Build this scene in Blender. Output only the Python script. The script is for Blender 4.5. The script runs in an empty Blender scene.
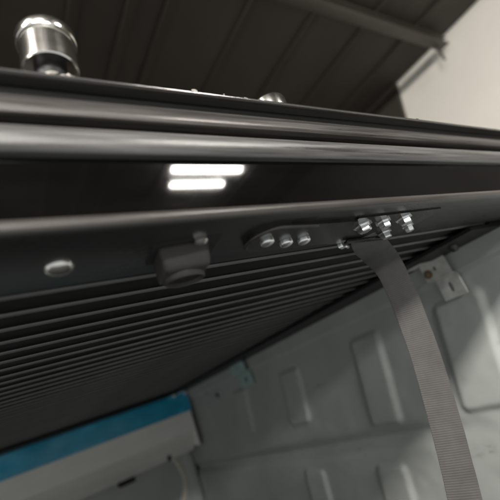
import bpy, bmesh, math, random
from mathutils import Vector, Matrix, noise

random.seed(7)
S = bpy.context.scene
COL = S.collection

# ------------------------------------------------------------------ camera
# World: x to the right along the end rail, y forward into the bed, z up. Metres.
cam_d = bpy.data.cameras.new("camera")
cam = bpy.data.objects.new("camera", cam_d)
COL.objects.link(cam)
AX = Vector((576, -80, 404)).normalized()
AY = Vector((-250, 238, 404)); AY = (AY - AX * AX.dot(AY)).normalized()
AZ = AX.cross(AY)
right = Vector((AX.x, AY.x, AZ.x)); down = Vector((AX.y, AY.y, AZ.y)); fwd = Vector((AX.z, AY.z, AZ.z))
rot = Matrix((right, -down, -fwd)).transposed()
cam.matrix_world = Matrix.Translation((0, 0, 0)) @ rot.to_4x4()
cam_d.sensor_fit = 'HORIZONTAL'
cam_d.sensor_width = 36.0
cam_d.lens = 36.0 * 404.0 / 500.0
cam_d.clip_start = 0.01
cam_d.clip_end = 100.0
cam_d.dof.use_dof = True
cam_d.dof.focus_distance = 0.36
cam_d.dof.aperture_fstop = 5.0
S.camera = cam

# ------------------------------------------------------------------ world, exposure
W = bpy.data.worlds.new("World"); S.world = W; W.use_nodes = True
W.node_tree.nodes["Background"].inputs[0].default_value = (0.97, 1.0, 0.985, 1)
W.node_tree.nodes["Background"].inputs[1].default_value = 0.58
S.view_settings.view_transform = 'Standard'
S.view_settings.look = 'None'
S.view_settings.gamma = 1.0
S.view_settings.exposure = 0.12
LAMP = 260.0           # emission of the tubes
# The lit lamps of the place and one added lamp (strip lights under the roof) are built below in strip_light().

# ------------------------------------------------------------------ material helpers
def new_mat(name):
    m = bpy.data.materials.new(name); m.use_nodes = True
    return m, m.node_tree, m.node_tree.nodes["Principled BSDF"]

def mat(name, col, rough=0.5, metal=0.0, spec=0.5, coat=0.0, var=0.0, vscale=(20, 20, 20), rvar=0.0, bump=0.0, bscale=200.0,
        second=None, sheen=0.0):
    m, t, b = new_mat(name)
    N, L = t.nodes, t.links
    b.inputs["Roughness"].default_value = rough
    b.inputs["Metallic"].default_value = metal
    b.inputs["Specular IOR Level"].default_value = spec
    b.inputs["Coat Weight"].default_value = coat
    b.inputs["Coat Roughness"].default_value = 0.08
    b.inputs["Sheen Weight"].default_value = sheen
    c = (*col, 1)
    b.inputs["Base Color"].default_value = c
    tc = N.new("ShaderNodeTexCoord")
    mp = N.new("ShaderNodeMapping"); mp.inputs["Scale"].default_value = vscale
    L.new(tc.outputs["Object"], mp.inputs[0])
    if var or rvar or second:
        n = N.new("ShaderNodeTexNoise"); n.inputs["Scale"].default_value = 1.0; n.inputs["Detail"].default_value = 7
        n.inputs["Roughness"].default_value = 0.65
        L.new(mp.outputs[0], n.inputs[0])
        r = N.new("ShaderNodeValToRGB")
        r.color_ramp.elements[0].position = 0.3; r.color_ramp.elements[1].position = 0.7
        lo = second if second else tuple(max(0, x * (1 - var)) for x in col)
        hi = col if second else tuple(x * (1 + var) for x in col)
        r.color_ramp.elements[0].color = (*lo, 1); r.color_ramp.elements[1].color = (*hi, 1)
        L.new(n.outputs[0], r.inputs[0]); L.new(r.outputs[0], b.inputs["Base Color"])
        if rvar:
            q = N.new("ShaderNodeMapRange")
            q.inputs[1].default_value = 0.3; q.inputs[2].default_value = 0.7
            q.inputs[3].default_value = max(0.02, rough - rvar); q.inputs[4].default_value = rough + rvar
            L.new(n.outputs[0], q.inputs[0]); L.new(q.outputs[0], b.inputs["Roughness"])
    if bump:
        n2 = N.new("ShaderNodeTexNoise"); n2.inputs["Scale"].default_value = bscale; n2.inputs["Detail"].default_value = 4
        L.new(tc.outputs["Object"], n2.inputs[0])
        bp = N.new("ShaderNodeBump"); bp.inputs["Strength"].default_value = bump; bp.inputs["Distance"].default_value = 0.001
        L.new(n2.outputs[0], bp.inputs["Height"]); L.new(bp.outputs[0], b.inputs["Normal"])
    return m

M = {}
M['rail'] = mat('satin_dark_aluminium', (0.22, 0.215, 0.21), 0.17, 0.9, var=0.25, vscale=(4, 220, 220), rvar=0.07, bump=0.05, bscale=900)
M['seal'] = mat('dark_polished_trim', (0.115, 0.113, 0.112), 0.38, 0.55, 0.6, var=0.5, vscale=(9, 330, 330), rvar=0.14, bump=0.08, bscale=700)
M['ridge'] = mat('dark_anodised_ridge', (0.066, 0.061, 0.058), 0.38, 0.55, 0.5, var=0.5, vscale=(9, 330, 330), rvar=0.14, bump=0.08, bscale=700)
M['gloss'] = mat('gloss_black_face', (0.0025, 0.0024, 0.0024), 0.045, 0.0, 0.26, var=0.3, vscale=(12, 60, 60), rvar=0.015)
M['flange'] = mat('satin_black_flange', (0.024, 0.024, 0.024), 0.30, 0.0, 0.5, var=0.2, vscale=(8, 30, 30), rvar=0.06, bump=0.04, bscale=1200)
M['lip'] = mat('lip_highlight', (0.046, 0.042, 0.039), 0.34, 0.2, var=0.25, vscale=(10, 120, 120), rvar=0.08)  # lighter than the flange: the rounded lip's reflection put into its colour
M['bead'] = mat('slat_bead_highlight', (0.105, 0.104, 0.102), 0.36, 0.0, 0.5, var=0.35, vscale=(9, 60, 60), rvar=0.08)  # paler than the slats, so the edge highlight is painted into the bead
M['slat'] = mat('dark_slat', (0.0095, 0.0094, 0.0092), 0.5, 0.0, 0.18, var=0.25, vscale=(4, 60, 60), rvar=0.06, bump=0.05, bscale=900)
M['guide'] = mat('black_guide_rail', (0.006, 0.006, 0.006), 0.5, 0.0, 0.35)
M['chrome'] = mat('chrome', (0.78, 0.76, 0.73), 0.16, 1.0, var=0.06, vscale=(60, 60, 60), rvar=0.05)
M['chrome_b'] = mat('bright_zinc', (0.92, 0.93, 0.94), 0.30, 1.0, var=0.1, vscale=(200, 200, 200), rvar=0.06)
M['plate'] = mat('dark_anchor_plate', (0.022, 0.021, 0.020), 0.22, 0.2, var=0.25, vscale=(60, 60, 60), rvar=0.08)
M['rubber'] = mat('brown_grey_rubber', (0.038, 0.034, 0.031), 0.55, 0.0, 0.4, var=0.2, vscale=(60, 60, 60), bump=0.15, bscale=600)
M['floor_dark'] = mat('no_bounce_bed_floor', (0.035, 0.035, 0.035), 0.7, 0.0, 0.3, var=0.2, vscale=(20, 20, 20), bump=0.3, bscale=120)  # unseen bed floor, made black to cut light bounced onto the slats
M['hole'] = mat('dark_recess', (0.01, 0.01, 0.01), 0.7)
M['bracket'] = mat('zinc_bracket', (0.60, 0.60, 0.57), 0.45, 0.1, second=(0.40, 0.40, 0.37), vscale=(60, 60, 60), bump=0.06, bscale=400)
M['teal'] = mat('pale_teal_clip', (0.34, 0.47, 0.44), 0.4, 0.0, var=0.15, vscale=(60, 60, 60))
M['rust'] = mat('rusty_bolt', (0.22, 0.15, 0.09), 0.6, 0.3, second=(0.12, 0.08, 0.05), vscale=(300, 300, 300), bump=0.2)
M['film'] = mat('blue_protective_film', (0.015, 0.33, 0.52), 0.24, 0.0, 0.5, var=0.25, vscale=(8, 30, 20), rvar=0.08, bump=0.2, bscale=30)
M['white'] = mat('white_canister', (0.80, 0.79, 0.75), 0.45, 0.0, second=(0.70, 0.69, 0.65), vscale=(6, 20, 20), rvar=0.05)
M['cream'] = mat('cream_hose', (0.52, 0.49, 0.42), 0.5)
M['ceil'] = mat('dark_roof_sheet', (0.040, 0.034, 0.027), 0.6, 0.0, 0.3, var=0.2, vscale=(2, 1, 2), bump=0.05, bscale=60)
M['beam'] = mat('dark_steel_beam', (0.048, 0.041, 0.033), 0.5, 0.2, var=0.2, vscale=(4, 8, 8))
M['pale'] = mat('pale_plaster', (0.72, 0.68, 0.62), 0.8, 0.0, 0.3, var=0.05, vscale=(1.2, 1.2, 1.2), bump=0.1, bscale=40)
M['housing'] = mat('lamp_housing', (0.3, 0.3, 0.3), 0.5)
M['knob'] = mat('polished_steel', (0.86, 0.84, 0.80), 0.17, 1.0, var=0.04, vscale=(30, 30, 60), rvar=0.04)
M['crumb'] = mat('metal_crumb', (0.55, 0.52, 0.47), 0.4, 0.3)

def emit(name, col, st):
    m, t, b = new_mat(name)
    b.inputs["Base Color"].default_value = (0.8, 0.8, 0.8, 1)
    b.inputs["Emission Color"].default_value = (*col, 1)
    b.inputs["Emission Strength"].default_value = st
    return m
M['panel'] = emit('lit_wide_tube', (1.0, 0.96, 0.90), LAMP * 0.50)
M['far'] = emit('lit_far_panel', (1.0, 0.97, 0.93), LAMP * 0.34)
M['near'] = emit('added_knob_light', (1.0, 0.96, 0.90), LAMP * 0.22)  # for the added lamp that brightens the left half of the knob
M['tube'] = emit('lit_tube', (1.0, 0.955, 0.89), LAMP)

def wall_material():
    m, t, b = new_mat('grey_bed_paint')
    N, L = t.nodes, t.links
    tc = N.new("ShaderNodeTexCoord")
    n = N.new("ShaderNodeTexNoise"); n.inputs["Scale"].default_value = 5; n.inputs["Detail"].default_value = 9; n.inputs["Roughness"].default_value = 0.7
    L.new(tc.outputs["Object"], n.inputs[0])
    r = N.new("ShaderNodeValToRGB")
    r.color_ramp.elements[0].position = 0.30; r.color_ramp.elements[0].color = (0.33, 0.345, 0.328, 1)
    r.color_ramp.elements[1].position = 0.68; r.color_ramp.elements[1].color = (0.41, 0.425, 0.405, 1)
    L.new(n.outputs[0], r.inputs[0])
    # scuffs: thin dark streaks with shapes of their own
    mp = N.new("ShaderNodeMapping"); mp.inputs["Scale"].default_value = (8, 14, 40); mp.inputs["Rotation"].default_value = (0.5, 0, 0)
    L.new(tc.outputs["Object"], mp.inputs[0])
    n2 = N.new("ShaderNodeTexNoise"); n2.inputs["Scale"].default_value = 1.0; n2.inputs["Detail"].default_value = 8; n2.inputs["Roughness"].default_value = 0.75
    L.new(mp.outputs[0], n2.inputs[0])
    r2 = N.new("ShaderNodeValToRGB")
    r2.color_ramp.elements[0].position = 0.60; r2.color_ramp.elements[0].color = (0, 0, 0, 1)
    r2.color_ramp.elements[1].position = 0.72; r2.color_ramp.elements[1].color = (0.55, 0.55, 0.55, 1)
    L.new(n2.outputs[0], r2.inputs[0])
    mx = N.new("ShaderNodeMixRGB"); mx.inputs[2].default_value = (0.12, 0.115, 0.10, 1)
    L.new(r2.outputs[0], mx.inputs[0]); L.new(r.outputs[0], mx.inputs[1])
    L.new(mx.outputs[0], b.inputs["Base Color"])
    q = N.new("ShaderNodeMapRange"); q.inputs[3].default_value = 0.38; q.inputs[4].default_value = 0.6
    L.new(n.outputs[0], q.inputs[0]); L.new(q.outputs[0], b.inputs["Roughness"])
    n3 = N.new("ShaderNodeTexNoise"); n3.inputs["Scale"].default_value = 350
    L.new(tc.outputs["Object"], n3.inputs[0])
    bp = N.new("ShaderNodeBump"); bp.inputs["Strength"].default_value = 0.06; bp.inputs["Distance"].default_value = 0.001
    L.new(n3.outputs[0], bp.inputs["Height"]); L.new(bp.outputs[0], b.inputs["Normal"])
    return m
M['bed'] = wall_material()

def strap_material():
    # woven webbing: fine ribs across the strap, from the uv laid along it
    m, t, b = new_mat('woven_webbing')
    N, L = t.nodes, t.links
    uv = N.new("ShaderNodeUVMap")
    sp = N.new("ShaderNodeSeparateXYZ"); L.new(uv.outputs[0], sp.inputs[0])
    def wave(sock, k):
        a = N.new("ShaderNodeMath"); a.operation = 'MULTIPLY'; a.inputs[1].default_value = k; L.new(sock, a.inputs[0])
        s = N.new("ShaderNodeMath"); s.operation = 'SINE'; L.new(a.outputs[0], s.inputs[0])
        return s.outputs[0]
    # u across in mm-like units, v along (metres)
    w1 = wave(sp.outputs[1], 2 * math.pi / 0.0022)
    w2 = wave(sp.outputs[0], 2 * math.pi / 0.0019)
    mul = N.new("ShaderNodeMath"); mul.operation = 'MULTIPLY'; L.new(w1, mul.inputs[0]); L.new(w2, mul.inputs[1])
    ad = N.new("ShaderNodeMath"); ad.operation = 'MULTIPLY_ADD'; L.new(mul.outputs[0], ad.inputs[0]); ad.inputs[1].default_value = 0.25; L.new(w1, ad.inputs[2])
    r = N.new("ShaderNodeMapRange"); r.inputs[1].default_value = -1.6; r.inputs[2].default_value = 1.6
    L.new(ad.outputs[0], r.inputs[0])
    cr = N.new("ShaderNodeValToRGB")
    cr.color_ramp.elements[0].position = 0.15; cr.color_ramp.elements[0].color = (0.034, 0.032, 0.030, 1); cr.color_ramp.elements[1].color = (0.047, 0.044, 0.041, 1)
    L.new(r.outputs[0], cr.inputs[0])
    tc = N.new("ShaderNodeTexCoord"); ns = N.new("ShaderNodeTexNoise"); ns.inputs["Scale"].default_value = 55; ns.inputs["Detail"].default_value = 8; ns.inputs["Roughness"].default_value = 0.75
    L.new(tc.outputs["Object"], ns.inputs[0])
    mr = N.new("ShaderNodeMapRange"); mr.inputs[1].default_value = 0.25; mr.inputs[2].default_value = 0.75; mr.inputs[3].default_value = 0.72; mr.inputs[4].default_value = 1.28
    L.new(ns.outputs[0], mr.inputs[0])
    vm = N.new("ShaderNodeVectorMath"); vm.operation = 'SCALE'; L.new(cr.outputs[0], vm.inputs[0]); L.new(mr.outputs[0], vm.inputs["Scale"])
    L.new(vm.outputs[0], b.inputs["Base Color"])
    bp = N.new("ShaderNodeBump"); bp.inputs["Strength"].default_value = 0.35; bp.inputs["Distance"].default_value = 0.0006
    L.new(r.outputs[0], bp.inputs["Height"]); L.new(bp.outputs[0], b.inputs["Normal"])
    b.inputs["Roughness"].default_value = 0.7; b.inputs["Sheen Weight"].default_value = 0.2
    return m
M['strap'] = strap_material()

# ------------------------------------------------------------------ object helpers
def link(o, parent=None):
    COL.objects.link(o)
    if parent: o.parent = parent
    return o

def obj(name, bm, m, parent=None, smooth=True, ang=35):
    me = bpy.data.meshes.new(name)
    bmesh.ops.recalc_face_normals(bm, faces=bm.faces[:])
    bm.to_mesh(me); bm.free()
    me.materials.append(M[m])
    if smooth:
        for p in me.polygons: p.use_smooth = True
        try: me.set_sharp_from_angle(angle=math.radians(ang))
        except Exception: pass
    return link(bpy.data.objects.new(name, me), parent)

def empty(name, loc, label, cat, group=None):
    e = bpy.data.objects.new(name, None); e.location = loc; COL.objects.link(e)
    tag(e, label, cat, group); return e

def tag(o, label=None, cat=None, group=None, kind=None):
    if label: o['label'] = label
    if cat: o['category'] = cat
    if group: o['group'] = group
    if kind: o['kind'] = kind
    return o

def box(bm, c, s, bev=0.0, seg=2, mtx=None):
    r = bmesh.ops.create_cube(bm, size=1.0)
    vs = r['verts']
    bmesh.ops.scale(bm, verts=vs, vec=s)
    if bev:
        es = list({e for v in vs for e in v.link_edges})
        q = bmesh.ops.bevel(bm, geom=es, offset=bev, segments=seg, affect='EDGES', profile=0.5)
        vs = list({v for f in q['faces'] for v in f.verts} | {v for v in vs if v.is_valid})
    if mtx is not None: bmesh.ops.transform(bm, matrix=mtx, verts=vs)
    bmesh.ops.translate(bm, verts=vs, vec=c)
    return vs

def extrude_x(bm, prof, x0, x1, nseg=1, closed=True):
    # prof: (y,z) points; swept along x
    rows = []
    for i in range(nseg + 1):
        x = x0 + (x1 - x0) * i / nseg
        rows.append([bm.verts.new((x, y, z)) for y, z in prof])
    n = len(prof)
    for a, b in zip(rows, rows[1:]):
        for k in range(n if closed else n - 1):
            bm.faces.new((a[k], a[(k + 1) % n], b[(k + 1) % n], b[k]))
    if closed:
        bm.faces.new(rows[0]); bm.faces.new(rows[-1][::-1])

def lathe(bm, prof, seg=40, mtx=Matrix()):
    # prof: (r,z) bottom to top, closed on the axis if r==0
    rows = []
    for r, z in prof:
        if r < 1e-6: rows.append([bm.verts.new(mtx @ Vector((0, 0, z)))])
        else: rows.append([bm.verts.new(mtx @ Vector((r * math.cos(2 * math.pi * k / seg), r * math.sin(2 * math.pi * k / seg), z))) for k in range(seg)])
    for a, b in zip(rows, rows[1:]):
        for k in range(seg):
            k2 = (k + 1) % seg
            if len(a) == 1 and len(b) > 1: bm.faces.new((a[0], b[k], b[k2]))
            elif len(b) == 1 and len(a) > 1: bm.faces.new((a[k], a[k2], b[0]))
            elif len(a) > 1: bm.faces.new((a[k], a[k2], b[k2], b[k]))

def arc(cy, cz, r, a0, a1, n):
    return [(cy + r * math.cos(math.radians(a0 + (a1 - a0) * i / n)), cz + r * math.sin(math.radians(a0 + (a1 - a0) * i / n))) for i in range(n + 1)]

def tube(bm, pts, rad, seg=12):
    rows = []
    for i, p in enumerate(pts):
        p = Vector(p)
        d = (Vector(pts[min(i + 1, len(pts) - 1)]) - Vector(pts[max(i - 1, 0)])).normalized()
        u = d.orthogonal().normalized() if i == 0 else (u - d * u.dot(d)).normalized()
        v = d.cross(u)
        rows.append([bm.verts.new(p + (u * math.cos(2 * math.pi * k / seg) + v * math.sin(2 * math.pi * k / seg)) * rad) for k in range(seg)])
    for a, b in zip(rows, rows[1:]):
        for k in range(seg):
            bm.faces.new((a[k], a[(k + 1) % seg], b[(k + 1) % seg], b[k]))
    bm.faces.new(rows[0]); bm.faces.new(rows[-1][::-1])

def catmull(pts, n):
    P = [Vector(p) for p in pts]
    P = [2 * P[0] - P[1]] + P + [2 * P[-1] - P[-2]]
    out = []
    for i in range(1, len(P) - 2):
        for k in range(n):
            t = k / n
            a, b, c, d = P[i - 1], P[i], P[i + 1], P[i + 2]
            out.append(0.5 * ((2 * b) + (-a + c) * t + (2 * a - 5 * b + 4 * c - d) * t * t + (-a + 3 * b - 3 * c + d) * t ** 3))
    out.append(P[-2]); return out

# ================================================================== SETTING: the shed above and beside the truck
ZC = 1.70
bm = bmesh.new(); box(bm, (-0.1, -2.4, ZC + 0.02), (5.8, 8.6, 0.04))
roof = tag(obj('ceiling', bm, 'ceil', smooth=False), 'dark brown sheet ceiling of the shed with lengthwise ribs', kind='structure')
ribs = [1.68 - 0.4 * k for k in range(0, 9)] + [0.71, 2.08, 2.48]
rib_me = None
for x in ribs:
    if rib_me is None:
        bm = bmesh.new(); box(bm, (0, 0, 0), (0.045, 8.5, 0.022), 0.007, 2)
        r = obj('rib', bm, 'ceil', roof); rib_me = r.data
    else:
        r = link(bpy.data.objects.new('rib', rib_me), roof)
    r.location = (x, -2.4, ZC - 0.0105)
bm = bmesh.new(); box(bm, (2.852, 0.675, 0.32), (0.1, 2.25, 2.83))
tag(obj('side_wall', bm, 'pale', smooth=False), 'pale plastered side wall of the shed at upper right', kind='structure')
bm = bmesh.new(); box(bm, (2.852, -3.58, 0.32), (0.1, 6.22, 2.83))  # made dark so the gloss rail face mirrors no pale wall here
tag(obj('side_wall', bm, 'ceil', smooth=False), 'unseen stretch of the shed side wall behind the camera, darkened against reflections', kind='structure')
# dark end wall, and the dark cladding sheet on the side wall with its leaning edge
bm = bmesh.new(); box(bm, (-0.1, 1.86, 0.32), (5.78, 0.08, 2.75))
tag(obj('end_wall', bm, 'ceil', smooth=False), 'dark end wall of the shed in front of the truck', kind='structure')
bm = bmesh.new()
pr = [(1.235, ZC - 0.002), (1.335, 1.30), (1.42, 0.9), (1.815, 0.9), (1.815, ZC - 0.002)]
a = [bm.verts.new((2.799, y, z)) for y, z in pr]; b = [bm.verts.new((2.765, y, z)) for y, z in pr]
bm.faces.new(a); bm.faces.new(b[::-1])
for k in range(5): bm.faces.new((a[k], a[(k + 1) % 5], b[(k + 1) % 5], b[k]))
tag(obj('cladding_sheet', bm, 'ceil', smooth=False), 'dark cladding sheet with slanted edge against the pale wall, upper right', 'cladding')
bx = empty('cross_beam', (1.0, 0.83, 1.62), 'dark steel cross beam under the ceiling, upper right', 'beam')
bm = bmesh.new()
box(bm, (0.0, 0, 0.026), (3.5, 0.07, 0.008), 0.002); box(bm, (0, 0, -0.022), (3.5, 0.07, 0.008), 0.002); box(bm, (0, 0, 0.002), (3.5, 0.008, 0.0395))
obj('beam_section', bm, 'beam', bx)
bm = bmesh.new()
tube(bm, [(1.70, 0.02, -0.02), (1.703, 0.025, -0.07), (1.71, 0.03, -0.115)], 0.009)
obj('hanger_rod', bm, 'beam', bx)

# strip lights under the ceiling (lit lamps of the shed, behind the camera; the last one is added)
def strip_light(x0, x1, y, label, wid=0.10, m='tube'):
    xm = (x0 + x1) / 2; Ln = x1 - x0
    e = empty('strip_light', (xm, y, ZC), label, 'lamp', 'strip lights under the shed ceiling')
    bm = bmesh.new(); box(bm, (0, 0, -0.035), (Ln + 0.02, wid * 0.6, 0.069), 0.004); obj('housing', bm, 'housing', e)
    bm = bmesh.new()
    extrude_x(bm, arc(0, -0.072, wid / 2, 180, 360, 14), -Ln / 2, Ln / 2)
    obj('tube', bm, m, e)
strip_light(1.281, 1.862, -1.845, 'strip light nearer the truck in the pair reflected in the black rail face', 0.065)
strip_light(1.339, 1.80, -2.055, 'shorter strip light farther from the truck in the reflected pair', 0.05)
strip_light(-1.6, -0.5, -1.85, 'long strip light over the left of the tailgate', 0.36, 'panel')
strip_light(-1.4, 0.6, -5.6, 'wide strip light far behind the tailgate', 0.45, 'far')
strip_light(-2.1, -0.95, -0.35, 'added strip light left of the truck, brightening the chrome knob', 0.30, 'near')  # added lamp, placed to show in the knob's left half

# ================================================================== PICKUP BED
bed = empty('pickup_bed', (0.66, 0.8, -0.42), 'grey painted steel pickup bed with pressed side wall, lower right', 'truck bed')
def local(o): o.matrix_parent_inverse = o.parent.matrix_world.inverted() if False else Matrix.Translation(-o.parent.location); return o

XW = 0.66
def sstep(a, b, t):
    t = max(0.0, min(1.0, (t - a) / (b - a))); return t * t * (3 - 2 * t)
def slot(y, z, y0, y1, z0, z1, r, soft):
    # signed distance of a rounded rectangle, leaning slightly forward as it goes down
    yc = y - (z1 - z) * 0.22
    cx, cz = (y0 + y1) / 2, (z0 + z1) / 2
    qx = abs(yc - cx) - (y1 - y0) / 2 + r; qz = abs(z - cz) - (z1 - z0) / 2 + r
    d = math.hypot(max(qx, 0), max(qz, 0)) + min(max(qx, qz), 0) - r
    return 1 - sstep(-soft, soft, d)
STAMPS = [(0.345, 0.435, -0.155, 0.022), (0.575, 0.657, -0.155, 0.022), (0.868, 0.955, -0.12, 0.015), (1.160, 1.245, -0.12, 0.015),
          (0.345, 0.435, -0.41, -0.225), (0.655, 0.735, -0.41, -0.235), (0.92, 1.0, -0.41, -0.235), (0.10, 0.19, -0.155, 0.022)]
def wall_depth(y, z):
    d = 0.0
    for y0, y1, z0, z1 in STAMPS: d = min(d, -0.0065 * slot(y, z, y0, y1, z0, z1, 0.012, 0.0075))
    # a long soft swage between the two rows of pressings
    d += 0.016 * math.exp(-((z + 0.183 + 0.02 * (y - 0.7)) / 0.016) ** 2) * sstep(0.42, 0.62, y)
    # the folded flange along the top stands proud
    d -= 0.0045 * sstep(0.056, 0.061, z)
    d += 0.0012 * noise.noise(Vector((y * 9, z * 9, 1.3))) + 0.0005 * noise.noise(Vector((y * 40, z * 40, 4.1)))
    return d
bm = bmesh.new()
NY, NZ = 420, 190
Y0, Y1, Z0, Z1 = 0.02, 1.86, -0.42, 0.0930
grid = [[None] * (NZ + 1) for _ in range(NY + 1)]
for i in range(NY + 1):
    y = Y0 + (Y1 - Y0) * (i / NY) ** 1.25
    for j in range(NZ + 1):
        z = Z0 + (Z1 - Z0) * j / NZ
        grid[i][j] = bm.verts.new((XW + wall_depth(y, z), y, z))
for i in range(NY):
    for j in range(NZ):
        bm.faces.new((grid[i][j], grid[i + 1][j], grid[i + 1][j + 1], grid[i][j + 1]))
# outer skin so that the wall has a thickness
ext = [bm.verts.new((0.74, y, z)) for y, z in ((Y0, Z0), (Y1, Z0), (Y1, Z1), (Y0, Z1))]
bm.faces.new(ext)
w = local(obj('bed_side', bm, 'bed', bed, ang=60))
bm = bmesh.new(); box(bm, (0.70, 0.94, 0.0943), (0.088, 1.84, 0.0022), 0.0008); local(obj('top_flange', bm, 'bed', bed))
bm = bmesh.new()
extrude_x(bm, [(0.0, -0.44), (1.86, -0.44), (1.86, -0.42), (0, -0.42)], -0.70, 0.655); local(obj('bed_floor', bm, 'floor_dark', bed, smooth=False))
# front bulkhead with its rounded corner into the side
bm = bmesh.new()
prof = [(-0.70, 1.80)] + [(0.60 + 0.055 * math.sin(math.radians(a)), 1.745 + 0.055 * math.cos(math.radians(a))) for a in range(0, 91, 9)] + [(0.658, 1.82), (-0.70, 1.82)]
lo = [bm.verts.new((x, y, -0.42)) for x, y in prof]; hi = [bm.verts.new((x, y, 0.096)) for x, y in prof]
for k in range(len(prof)): bm.faces.new((lo[k], lo[(k + 1) % len(prof)], hi[(k + 1) % len(prof)], hi[k]))
bm.faces.new(lo); bm.faces.new(hi)
local(obj('bulkhead', bm, 'bed', bed))
# small dark drain hole near the front pressing
bm = bmesh.new(); lathe(bm, [(0, 0), (0.008, 0.0), (0.009, 0.001), (0.0, 0.0012)], 20, Matrix.Translation((XW - 0.0012, 1.36, 0.028)) @ Matrix.Rotation(math.radians(-90), 4, 'Y') @ Matrix.Scale(1.0, 4))
local(obj('hole_plug', bm, 'hole', bed))

# brackets on the wall --------------------------------------------------
def bracket(y, z, w_, h_, m, label, bolt=True, scale=1.0):
    e = empty('wall_bracket', (XW - 0.006, y, z), label, 'bracket')
    bm = bmesh.new()
    # plate lying on the wall, made with a slotted hole (ring of faces), then a folded foot
    def plate(cy, cz, pw, ph, x, hw, hh, lean=0.0):
        n = 24
        inner, outer = [], []
        for k in range(n):
            a = 2 * math.pi * k / n
            c, s = math.cos(a), math.sin(a)
            inner.append((cy + hw * c, cz + hh * s))
            m_ = max(abs(c), abs(s)); outer.append((cy + pw / 2 * c / m_, cz + ph / 2 * s / m_))
        fr = []
        for xx in (x, x - 0.003):
            fr.append(([bm.verts.new((xx - lean * (v - cz), u, v)) for u, v in inner], [bm.verts.new((xx - lean * (v - cz), u, v)) for u, v in outer]))
        for (i_, o_) in fr:
            for k in range(n): bm.faces.new((i_[k], i_[(k + 1) % n], o_[(k + 1) % n], o_[k]))
        for idx in (0, 1):
            A, B = fr[0][idx], fr[1][idx]
            for k in range(n): bm.faces.new((A[k], A[(k + 1) % n], B[(k + 1) % n], B[k]))
    plate(0, -h_ * 0.26, w_, h_ * 0.48, 0.0, w_ * 0.10, h_ * 0.12)
    plate(w_ * 0.1, h_ * 0.24, w_ * 1.15, h_ * 0.46, -0.012, w_ * 0.06, h_ * 0.05, 0.06)
    box(bm, (-0.0075, w_ * 0.05, h_ * 0.005), (0.015, w_ * 1.0, 0.003), 0.0008)
    obj('bracket_plate', bm, m, e)
    bm = bmesh.new(); box(bm, (-0.030, w_ * 0.5, h_ * 0.42), (0.042, w_ * 0.9, 0.0028), 0.0008)
    obj('clamp_foot', bm, m, e)
    if bolt:
        bm = bmesh.new()
        mt = Matrix.Translation((-0.016, w_ * 0.45, h_ * 0.18)) @ Matrix.Rotation(math.radians(-90), 4, 'Y')
        lathe(bm, [(0, 0), (0.0075, 0), (0.0075, 0.0012), (0.005, 0.0014), (0.005, 0.005), (0.0035, 0.0062), (0, 0.0065)], 6 * 4, mt)
        obj('bolt', bm, 'rust', e)
    return e
bracket(0.382, 0.060, 0.042, 0.075, 'bracket', 'galvanised slotted bracket with rusty bolt, right of the strap')
bracket(1.125, 0.060, 0.075, 0.085, 'teal', 'small pale teal clamp bracket on the far side wall', bolt=False)

# guide rail along the wall
e = empty('guide_rail', (0.63, 0.9, 0.095), 'black guide rail between slatted cover and grey side wall', 'rail')
bm = bmesh.new()
for pr in ([(0.5575, 0.0912), (0.6535, 0.0912), (0.6535, 0.0962), (0.720, 0.0962), (0.720, 0.101), (0.6545, 0.101), (0.6545, 0.112), (0.615, 0.112), (0.615, 0.0962), (0.5575, 0.0962)],):
    a = [bm.verts.new((x, 0.262, z)) for x, z in pr]; b = [bm.verts.new((x, 1.60, z)) for x, z in pr]
    bm.faces.new(a); bm.faces.new(b)
    for k in range(len(a)): bm.faces.new((a[k], a[(k + 1) % len(a)], b[(k + 1) % len(a)], b[k]))
o = obj('rail_section', bm, 'guide', e, smooth=False); o.matrix_parent_inverse = Matrix.Translation(-e.location)
bm = bmesh.new(); lathe(bm, [(0, -0.010), (0.004, -0.0095), (0.0065, -0.006), (0.007, 0)], 24, Matrix.Translation((0.600, 0.318, 0.0914)))
o = obj('stop_bumper', bm, 'flange', e); o.matrix_parent_inverse = Matrix.Translation(-e.location)

# ================================================================== ROLLER CANISTER
can = empty('roller_canister', (0.0, 1.6, -0.12), 'white roller canister with blue film strip, bottom left', 'canister')
def cp(name, bm, m, **k):
    o = obj(name, bm, m, can, **k); o.matrix_parent_inverse = Matrix.Translation(-can.location); return o
bm = bmesh.new()
prof = [(1.580, 0.0155), (1.582, -0.056), (1.585, -0.060), (1.648, -0.122), (1.656, -0.126), (1.74, -0.126), (1.74, 0.088), (1.584, 0.088), (1.584, 0.0155)]
extrude_x(bm, prof, -0.66, 0.634); cp('housing', bm, 'white', ang=20)
bm = bmesh.new()
rows = []
for i in range(61):
    x = -0.66 + 1.303 * i / 60
    rows.append([bm.verts.new((x + (0.004 * noise.noise(Vector((z * 60, 3, 1))) if i == 60 else 0), 1.5815 + 0.0012 * noise.noise(Vector((x * 14, z * 22, 0))), z)) for z in [0.0165 + 0.0725 * j / 8 for j in range(9)]])
for a, b in zip(rows, rows[1:]):
    for k in range(8): bm.faces.new((a[k], b[k], b[k + 1], a[k + 1]))
rim = [bm.verts.new(v) for v in ((-0.66, 1.5838, 0.0165), (0.643, 1.5838, 0.0165), (0.643, 1.5838, 0.089), (-0.66, 1.5838, 0.089))]
bm.faces.new(rim)
cp('blue_film', bm, 'film')
bm = bmesh.new(); box(bm, (0.637, 1.66, -0.018), (0.006, 0.15, 0.19), 0.002)
cp('end_cap', bm, 'white')
bm = bmesh.new(); box(bm, (-0.01, 1.52, 0.0905), (1.13, 0.123, 0.0085), 0.003, 2); cp('gap_shade_strip', bm, 'guide')  # black strip added to darken the gap between slats and canister
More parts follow.
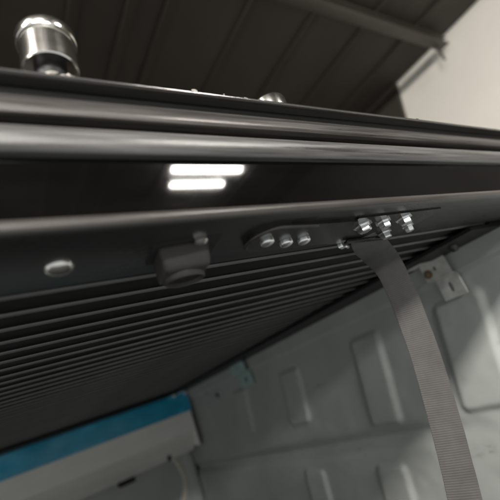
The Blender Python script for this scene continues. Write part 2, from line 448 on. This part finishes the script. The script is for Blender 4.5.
bm = bmesh.new(); box(bm, (0.37, 1.67, -0.135), (0.06, 0.03, 0.018), 0.005); cp('drain_boss', bm, 'hole')
bm = bmesh.new(); box(bm, (0.528, 1.638, -0.116), (0.012, 0.012, 0.02), 0.002); cp('clip', bm, 'hole')
for (x, z) in ((0.59, 0.0855), (0.636, 0.0825)):
    bm = bmesh.new(); box(bm, (x, 1.578, z), (0.012, 0.006, 0.008), 0.001); cp('retaining_tab', bm, 'chrome_b')
bm = bmesh.new()
tube(bm, catmull([(0.548, 1.67, -0.120), (0.556, 1.64, -0.15), (0.553, 1.60, -0.20), (0.53, 1.585, -0.245), (0.49, 1.58, -0.29), (0.44, 1.58, -0.35), (0.42, 1.59, -0.415)], 8), 0.0085, 12)
tag(obj('drain_hose', bm, 'cream'), 'thin cream drain hose hanging below the white canister', 'hose')

# ================================================================== ROLL-UP COVER
cov = empty('tonneau_cover', (0.0, 0.2, 0.096), 'black slatted roll-up bed cover with ridged end rail and hanging strap', 'bed cover')
def part(name, bm, m, parent=None, **k):
    o = obj(name, bm, m, parent or cov, **k)
    if parent is None: o.matrix_parent_inverse = Matrix.Translation(-cov.location)
    return o
BX0, BX1 = -0.60, 0.735

# slats ------------------------------------------------------------------
PITCH = 0.0325
sp_ = [(0.0, 0.0010), (0.0315, 0.0016), (0.0323, 0.0022), (0.0323, 0.0078), (0.0, 0.0078)]
bm = bmesh.new(); extrude_x(bm, sp_, -0.60, 0.612)
s0 = obj('slat', bm, 'slat', cov, ang=50)
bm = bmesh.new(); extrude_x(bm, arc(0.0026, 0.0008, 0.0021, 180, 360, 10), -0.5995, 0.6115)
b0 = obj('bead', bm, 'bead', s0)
nsl = 41
for i in range(nsl):
    if i == 0: o, b_ = s0, b0
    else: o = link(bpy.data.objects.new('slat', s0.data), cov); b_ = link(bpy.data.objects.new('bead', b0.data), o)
    o.location = (0, 0.2648 + i * PITCH - 0.2, 0.1002 - 0.096 + random.uniform(-0.0002, 0.0002))
    o.rotation_euler = (random.uniform(-0.010, 0.010), 0, 0)

# end rail ---------------------------------------------------------------
rail = None
# bottom flange with rounded lip
bm = bmesh.new()
prof = [(0.1905, 0.1045), (0.1835, 0.1045)] + arc(0.1835, 0.1000, 0.0042, 90, 270, 10)[1:] + [(0.254, 0.0972), (0.2568, 0.0985), (0.2575, 0.1010), (0.2575, 0.104), (0.1905, 0.1055)]
extrude_x(bm, prof, BX0, BX1); part('bottom_flange', bm, 'flange', ang=30)
bm = bmesh.new()
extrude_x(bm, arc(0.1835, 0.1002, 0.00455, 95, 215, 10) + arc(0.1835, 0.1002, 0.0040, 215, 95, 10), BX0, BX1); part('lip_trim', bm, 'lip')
# gloss face
bm = bmesh.new()
extrude_x(bm, [(0.1870, 0.1050), (0.1870, 0.1440), (0.1895, 0.1440), (0.1895, 0.1050)], BX0, BX1, 1); part('face_panel', bm, 'gloss', smooth=False)
# bulb seal (lower ridge)
bm = bmesh.new()
prof = [(0.190, 0.1430), (0.1840, 0.1430), (0.1822, 0.1438), (0.1808, 0.1462)] + [(0.1800, 0.1490), (0.1798, 0.1520), (0.1802, 0.1560), (0.1822, 0.1595), (0.1848, 0.1622), (0.190, 0.1632)]
extrude_x(bm, prof, BX0, BX1); part('bulb_seal', bm, 'seal', ang=40)
# upper ridge
bm = bmesh.new()
prof = [(0.193, 0.1690), (0.1855, 0.1690), (0.1836, 0.1697), (0.1828, 0.1715), (0.1828, 0.1745), (0.1834, 0.1780), (0.1846, 0.1812), (0.1866, 0.1838), (0.1890, 0.1848), (0.193, 0.1850)]
extrude_x(bm, prof, BX0, BX1); part('upper_ridge', bm, 'ridge', ang=40)
# core with grooves
bm = bmesh.new()
prof = [(0.1898, 0.1056), (0.262, 0.1045), (0.262, 0.125), (0.236, 0.1963), (0.1925, 0.1963), (0.1925, 0.1445), (0.1898, 0.1444)]
extrude_x(bm, prof, BX0 + 0.001, BX1 - 0.001); part('rail_core', bm, 'guide', smooth=False)
# top lip
bm = bmesh.new()
prof = [(0.240, 0.1966), (0.1850, 0.1966), (0.1834, 0.1968), (0.1825, 0.1974), (0.1824, 0.1980), (0.1836, 0.1998), (0.1860, 0.2008), (0.238, 0.2010), (0.240, 0.2)]
extrude_x(bm, prof, BX0, BX1); part('top_lip', bm, 'rail', ang=40)

# fittings ---------------------------------------------------------------
def bolt_head(x, y, z, r, hgt, m, parent=None, dome=0.35, flange=True, tilt=(0, 0)):
    bm = bmesh.new()
    pr = []
    if flange: pr += [(r * 1.45, 0.0), (r * 1.45, -hgt * 0.12), (r * 1.30, -hgt * 0.22)]
    pr += [(r, -hgt * 0.25 if flange else 0), (r, -hgt * (1 - dome))]
    for a in range(15, 91, 15): pr.append((r * math.cos(math.radians(a)), -hgt * (1 - dome) - hgt * dome * math.sin(math.radians(a))))
    pr[-1] = (0, pr[-1][1])
    lathe(bm, pr, 36, Matrix.Translation((x, y, z)) @ Matrix.Rotation(tilt[0], 4, 'X') @ Matrix.Rotation(tilt[1], 4, 'Y'))
    return part('bolt', bm, m, parent)
bolt_head(0.0405, 0.2225, 0.0971, 0.0082, 0.0050, 'chrome', dome=0.92, flange=False)

# rubber stop block with its screw
bm = bmesh.new()
vs = box(bm, (0, 0, 0), (0.034, 0.026, 0.0165), 0.0032, 3)
for v in bm.verts:
    t = (v.co.z + 0.00825) / 0.0165
    v.co.x *= 1.0 - 0.10 * (1 - t); v.co.y += 0.006 * (1 - t)
bmesh.ops.rotate(bm, verts=bm.verts[:], cent=(0, 0, 0), matrix=Matrix.Rotation(math.radians(-8), 3, 'Z'))
bmesh.ops.translate(bm, verts=bm.verts[:], vec=(0.1125, 0.2205, 0.0892))
blk = part('stop_block', bm, 'rubber', ang=50)
def sub(name, bm, m, p):
    return obj(name, bm, m, p)
bm = bmesh.new()
lathe(bm, [(0.0120, 0.002), (0.0122, -0.003), (0.0130, -0.0042), (0.0142, -0.003), (0.0148, 0.002)], 32, Matrix.Translation((0.1130, 0.2275, 0.0818)) @ Matrix.Scale(0.8, 4, (0, 1, 0)))
sub('socket_ring', bm, 'rubber', blk)
bm = bmesh.new()
lathe(bm, [(0, 0.0), (0.0119, 0.0), (0.0119, 0.001), (0, 0.001)], 32, Matrix.Translation((0.1130, 0.2275, 0.0803)) @ Matrix.Scale(0.8, 4, (0, 1, 0)))
sub('socket', bm, 'hole', blk)
bm = bmesh.new(); box(bm, (0.1145, 0.219, 0.0968), (0.046, 0.030, 0.0024), 0.0008, 2, Matrix.Rotation(math.radians(-8), 4, 'Z')); sub('shadow_plate', bm, 'hole', blk)  # black plate stands in for the shadow along the block's top
bm = bmesh.new(); lathe(bm, [(0.0046, 0.0), (0.0048, -0.003), (0.003, -0.0045), (0, -0.005)], 28, Matrix.Translation((0.1200, 0.2045, 0.0965)))
sub('screw', bm, 'chrome', blk)

# strap anchor -------------------------------------------------------------
def plan_plate(bm, pts, z0, z1, bev=0.0006):
    a = [bm.verts.new((x, y, z0)) for x, y in pts]; b = [bm.verts.new((x, y, z1)) for x, y in pts]
    bm.faces.new(a); bm.faces.new(b)
    for k in range(len(pts)): bm.faces.new((a[k], a[(k + 1) % len(pts)], b[(k + 1) % len(pts)], b[k]))
def stadium(x0, x1, y0, y1, n=12, skew=0.0, right_round=False):
    r = (y1 - y0) / 2; c = (y0 + y1) / 2
    p = [(x0 + r + r * math.cos(math.radians(a)), c + r * math.sin(math.radians(a))) for a in [90 + 180 * k / n for k in range(n + 1)]]
    if right_round: p += [(x1 - r + r * math.cos(math.radians(a)), c + r * math.sin(math.radians(a))) for a in [-90 + 180 * k / n for k in range(n + 1)]]
    else: p += [(x1, y0), (x1, y1)]
    return [(x, y + skew * (x - x0)) for x, y in p]
bm = bmesh.new(); plan_plate(bm, stadium(0.160, 0.262, 0.192, 0.232, skew=0.06), 0.0930, 0.0968)
anc = part('anchor_plate', bm, 'plate', ang=30)
bm = bmesh.new()
tube(bm, [(x, y, 0.0928) for x, y in stadium(0.1605, 0.262, 0.1925, 0.2315, skew=0.06)[4:13]] + [(0.215, 0.1968, 0.0928)], 0.0016, 8)
sub('plate_rim', bm, 'lip', anc)
for x, y in ((0.1765, 0.2125), (0.1990, 0.2190), (0.2175, 0.2190)):
    o = bolt_head(x, y, 0.0929, 0.0054, 0.0046, 'chrome_b', anc, dome=0.5, flange=False)
# clear sheet / right-hand plate with bright screws
bm = bmesh.new(); plan_plate(bm, [(0.262, 0.196), (0.380, 0.193), (0.384, 0.205), (0.372, 0.243), (0.335, 0.249), (0.264, 0.243)], 0.0945, 0.0968)
anr = part('anchor_plate', bm, 'plate', ang=30)
for x, y, r in ((0.2805, 0.2100, 0.0064), (0.3055, 0.2070, 0.0056), (0.3375, 0.2330, 0.0054), (0.3330, 0.2045, 0.0061), (0.3640, 0.2235, 0.0046)):
    bm = bmesh.new()
    hh = 0.0064
    lathe(bm, [(r * 1.4, 0), (r * 1.4, -0.001), (r, -0.0011), (r, -hh * 0.85), (r * 0.85, -hh), (0, -hh)], 6, Matrix.Translation((x, y, 0.0944)) @ Matrix.Rotation(math.radians(30 + random.uniform(-8, 8)), 4, 'Z'))
    sub('bolt', bm, 'chrome_b', anr)
bm = bmesh.new(); box(bm, (0.2895, 0.2485, 0.0935), (0.010, 0.005, 0.006), 0.001, 2, Matrix.Rotation(0.5, 4, 'Z')); sub('strap_clip', bm, 'chrome_b', anr)
bm = bmesh.new(); box(bm, (0.300, 0.2515, 0.0935), (0.009, 0.003, 0.005), 0.001, 2, Matrix.Rotation(0.5, 4, 'Z')); sub('strap_clip', bm, 'chrome_b', anr)
bm = bmesh.new(); box(bm, (0.200, 0.1905, 0.0966), (0.024, 0.007, 0.0014), 0.0005); part('slot_plug', bm, 'hole')

bm = bmesh.new()
box(bm, (0.3220, 0.2410, 0.0925), (0.072, 0.0060, 0.0026), 0.0007, 2, Matrix.Rotation(math.radians(4), 4, 'Z')); sub('strap_keeper', bm, 'plate', anr)

# strap ------------------------------------------------------------------
# centre line (world), with the direction across the webbing at each point
ctr = [(0.314, 0.234, 0.0964), (0.325, 0.2450, 0.0957), (0.3420, 0.2590, 0.0930), (0.3640, 0.2705, 0.0860), (0.3815, 0.2780, 0.0700), (0.3900, 0.2850, 0.0316), (0.3860, 0.2910, -0.0344), (0.3705, 0.2970, -0.1107), (0.3584, 0.3020, -0.1610), (0.3431, 0.3060, -0.2046), (0.325, 0.309, -0.26)]
acr = [(0.85, -0.40, 0.0)] * 3 + [(0.86, -0.42, 0.02), (0.88, -0.44, 0.03), (0.88, -0.46, 0.02)] + [(0.90, -0.44, 0.0)] * 5
C = catmull(ctr, 10); A = catmull(acr, 10)
bm = bmesh.new(); uvl = bm.loops.layers.uv.new("UVMap")
SW, TH, NA = 0.0338, 0.0018, 10
front, back, vv = [], [], [0.0]
for i in range(1, len(C)): vv.append(vv[-1] + (C[i] - C[i - 1]).length)
for i, c in enumerate(C):
    d = (C[min(i + 1, len(C) - 1)] - C[max(i - 1, 0)]).normalized()
    u = (A[i] - d * A[i].dot(d)).normalized(); n = d.cross(u).normalized()
    rf, rb = [], []
    for k in range(NA + 1):
        s = k / NA - 0.5
        edge = 0.35 if k in (0, NA) else 1.0
        bow = 0.0012 * (1 - (2 * s) ** 2)
        wv = 1.0 + 0.022 * noise.noise(Vector((i * 0.21, 5.0 if k < NA / 2 else 9.0, 0)))
        jit = 0.0004 * noise.noise(Vector((i * 0.7, k * 3, 0)))
        rf.append((bm.verts.new(c + u * SW * s * wv + n * (TH / 2 * edge + bow + jit)), s * SW, vv[i]))
        rb.append((bm.verts.new(c + u * SW * s * wv - n * (TH / 2 * edge - bow - jit)), s * SW, vv[i]))
    front.append(rf); back.append(rb)
def q4(a, b, c, d):
    f = bm.faces.new((a[0], b[0], c[0], d[0]))
    for lp, s in zip(f.loops, (a, b, c, d)): lp[uvl].uv = (s[1], s[2])
for i in range(len(C) - 1):
    for k in range(NA):
        q4(front[i][k], front[i + 1][k], front[i + 1][k + 1], front[i][k + 1])
        q4(back[i][k], back[i][k + 1], back[i + 1][k + 1], back[i + 1][k])
    q4(front[i][0], back[i][0], back[i + 1][0], front[i + 1][0]); q4(front[i][NA], front[i + 1][NA], back[i + 1][NA], back[i][NA])
part('pull_strap', bm, 'strap', ang=70)

# chrome knob and cap on top of the rail
bm = bmesh.new()
KM = Matrix.Translation((0.0545, 0.2020, 0.2008)) @ Matrix.Rotation(math.radians(4), 4, 'Y')
lathe(bm, [(0.0, 0.0235), (0.0150, 0.0230), (0.0154, 0.0195), (0.0160, 0.0190), (0.0168, 0.0196), (0.0168, 0.0398), (0.0164, 0.0402), (0.0164, 0.0408), (0.0178, 0.0412), (0.0183, 0.0420), (0.0183, 0.0480), (0.0179, 0.0491), (0.0168, 0.0497), (0.0, 0.0500)], 72, KM)
kn = part('knob', bm, 'knob', ang=40)
bm = bmesh.new(); lathe(bm, [(0.0148, 0.0), (0.0148, 0.004), (0.0100, 0.006), (0.0095, 0.0233)], 48, KM); sub('stem', bm, 'guide', kn)
bm = bmesh.new()
lathe(bm, [(0.0155, 0.0), (0.0155, 0.0112)] + [(0.0155 * math.cos(math.radians(a)), 0.0112 + 0.0055 * math.sin(math.radians(a))) for a in range(15, 90, 15)] + [(0, 0.0167)], 48, Matrix.Translation((0.2245, 0.2010, 0.2008)))
part('domed_cap', bm, 'knob', ang=40)
# crumbs and shavings lying on the top lip
bm = bmesh.new()
for k in range(34):
    if k < 16: x, y = random.uniform(0.028, 0.065), random.uniform(0.1840, 0.1895)
    elif k < 26: x, y = random.uniform(0.14, 0.19), random.uniform(0.1838, 0.189)
    else: x, y = random.uniform(0.2, 0.5), random.uniform(0.184, 0.20)
    s = random.uniform(0.0004, 0.0012)
    r = bmesh.ops.create_icosphere(bm, subdivisions=1, radius=s)
    for v in r['verts']:
        v.co += Vector((random.uniform(-1, 1), random.uniform(-1, 1), random.uniform(-1, 1))) * s * 0.35
    bmesh.ops.scale(bm, verts=r['verts'], vec=(random.uniform(1, 3), 1, 0.8))
    bmesh.ops.translate(bm, verts=r['verts'], vec=(x, y, 0.2008 + s * 0.6))
tag(obj('metal_crumbs', bm, 'crumb'), 'pale crumbs and shavings lying on the top of the rail', 'crumbs', kind='stuff')
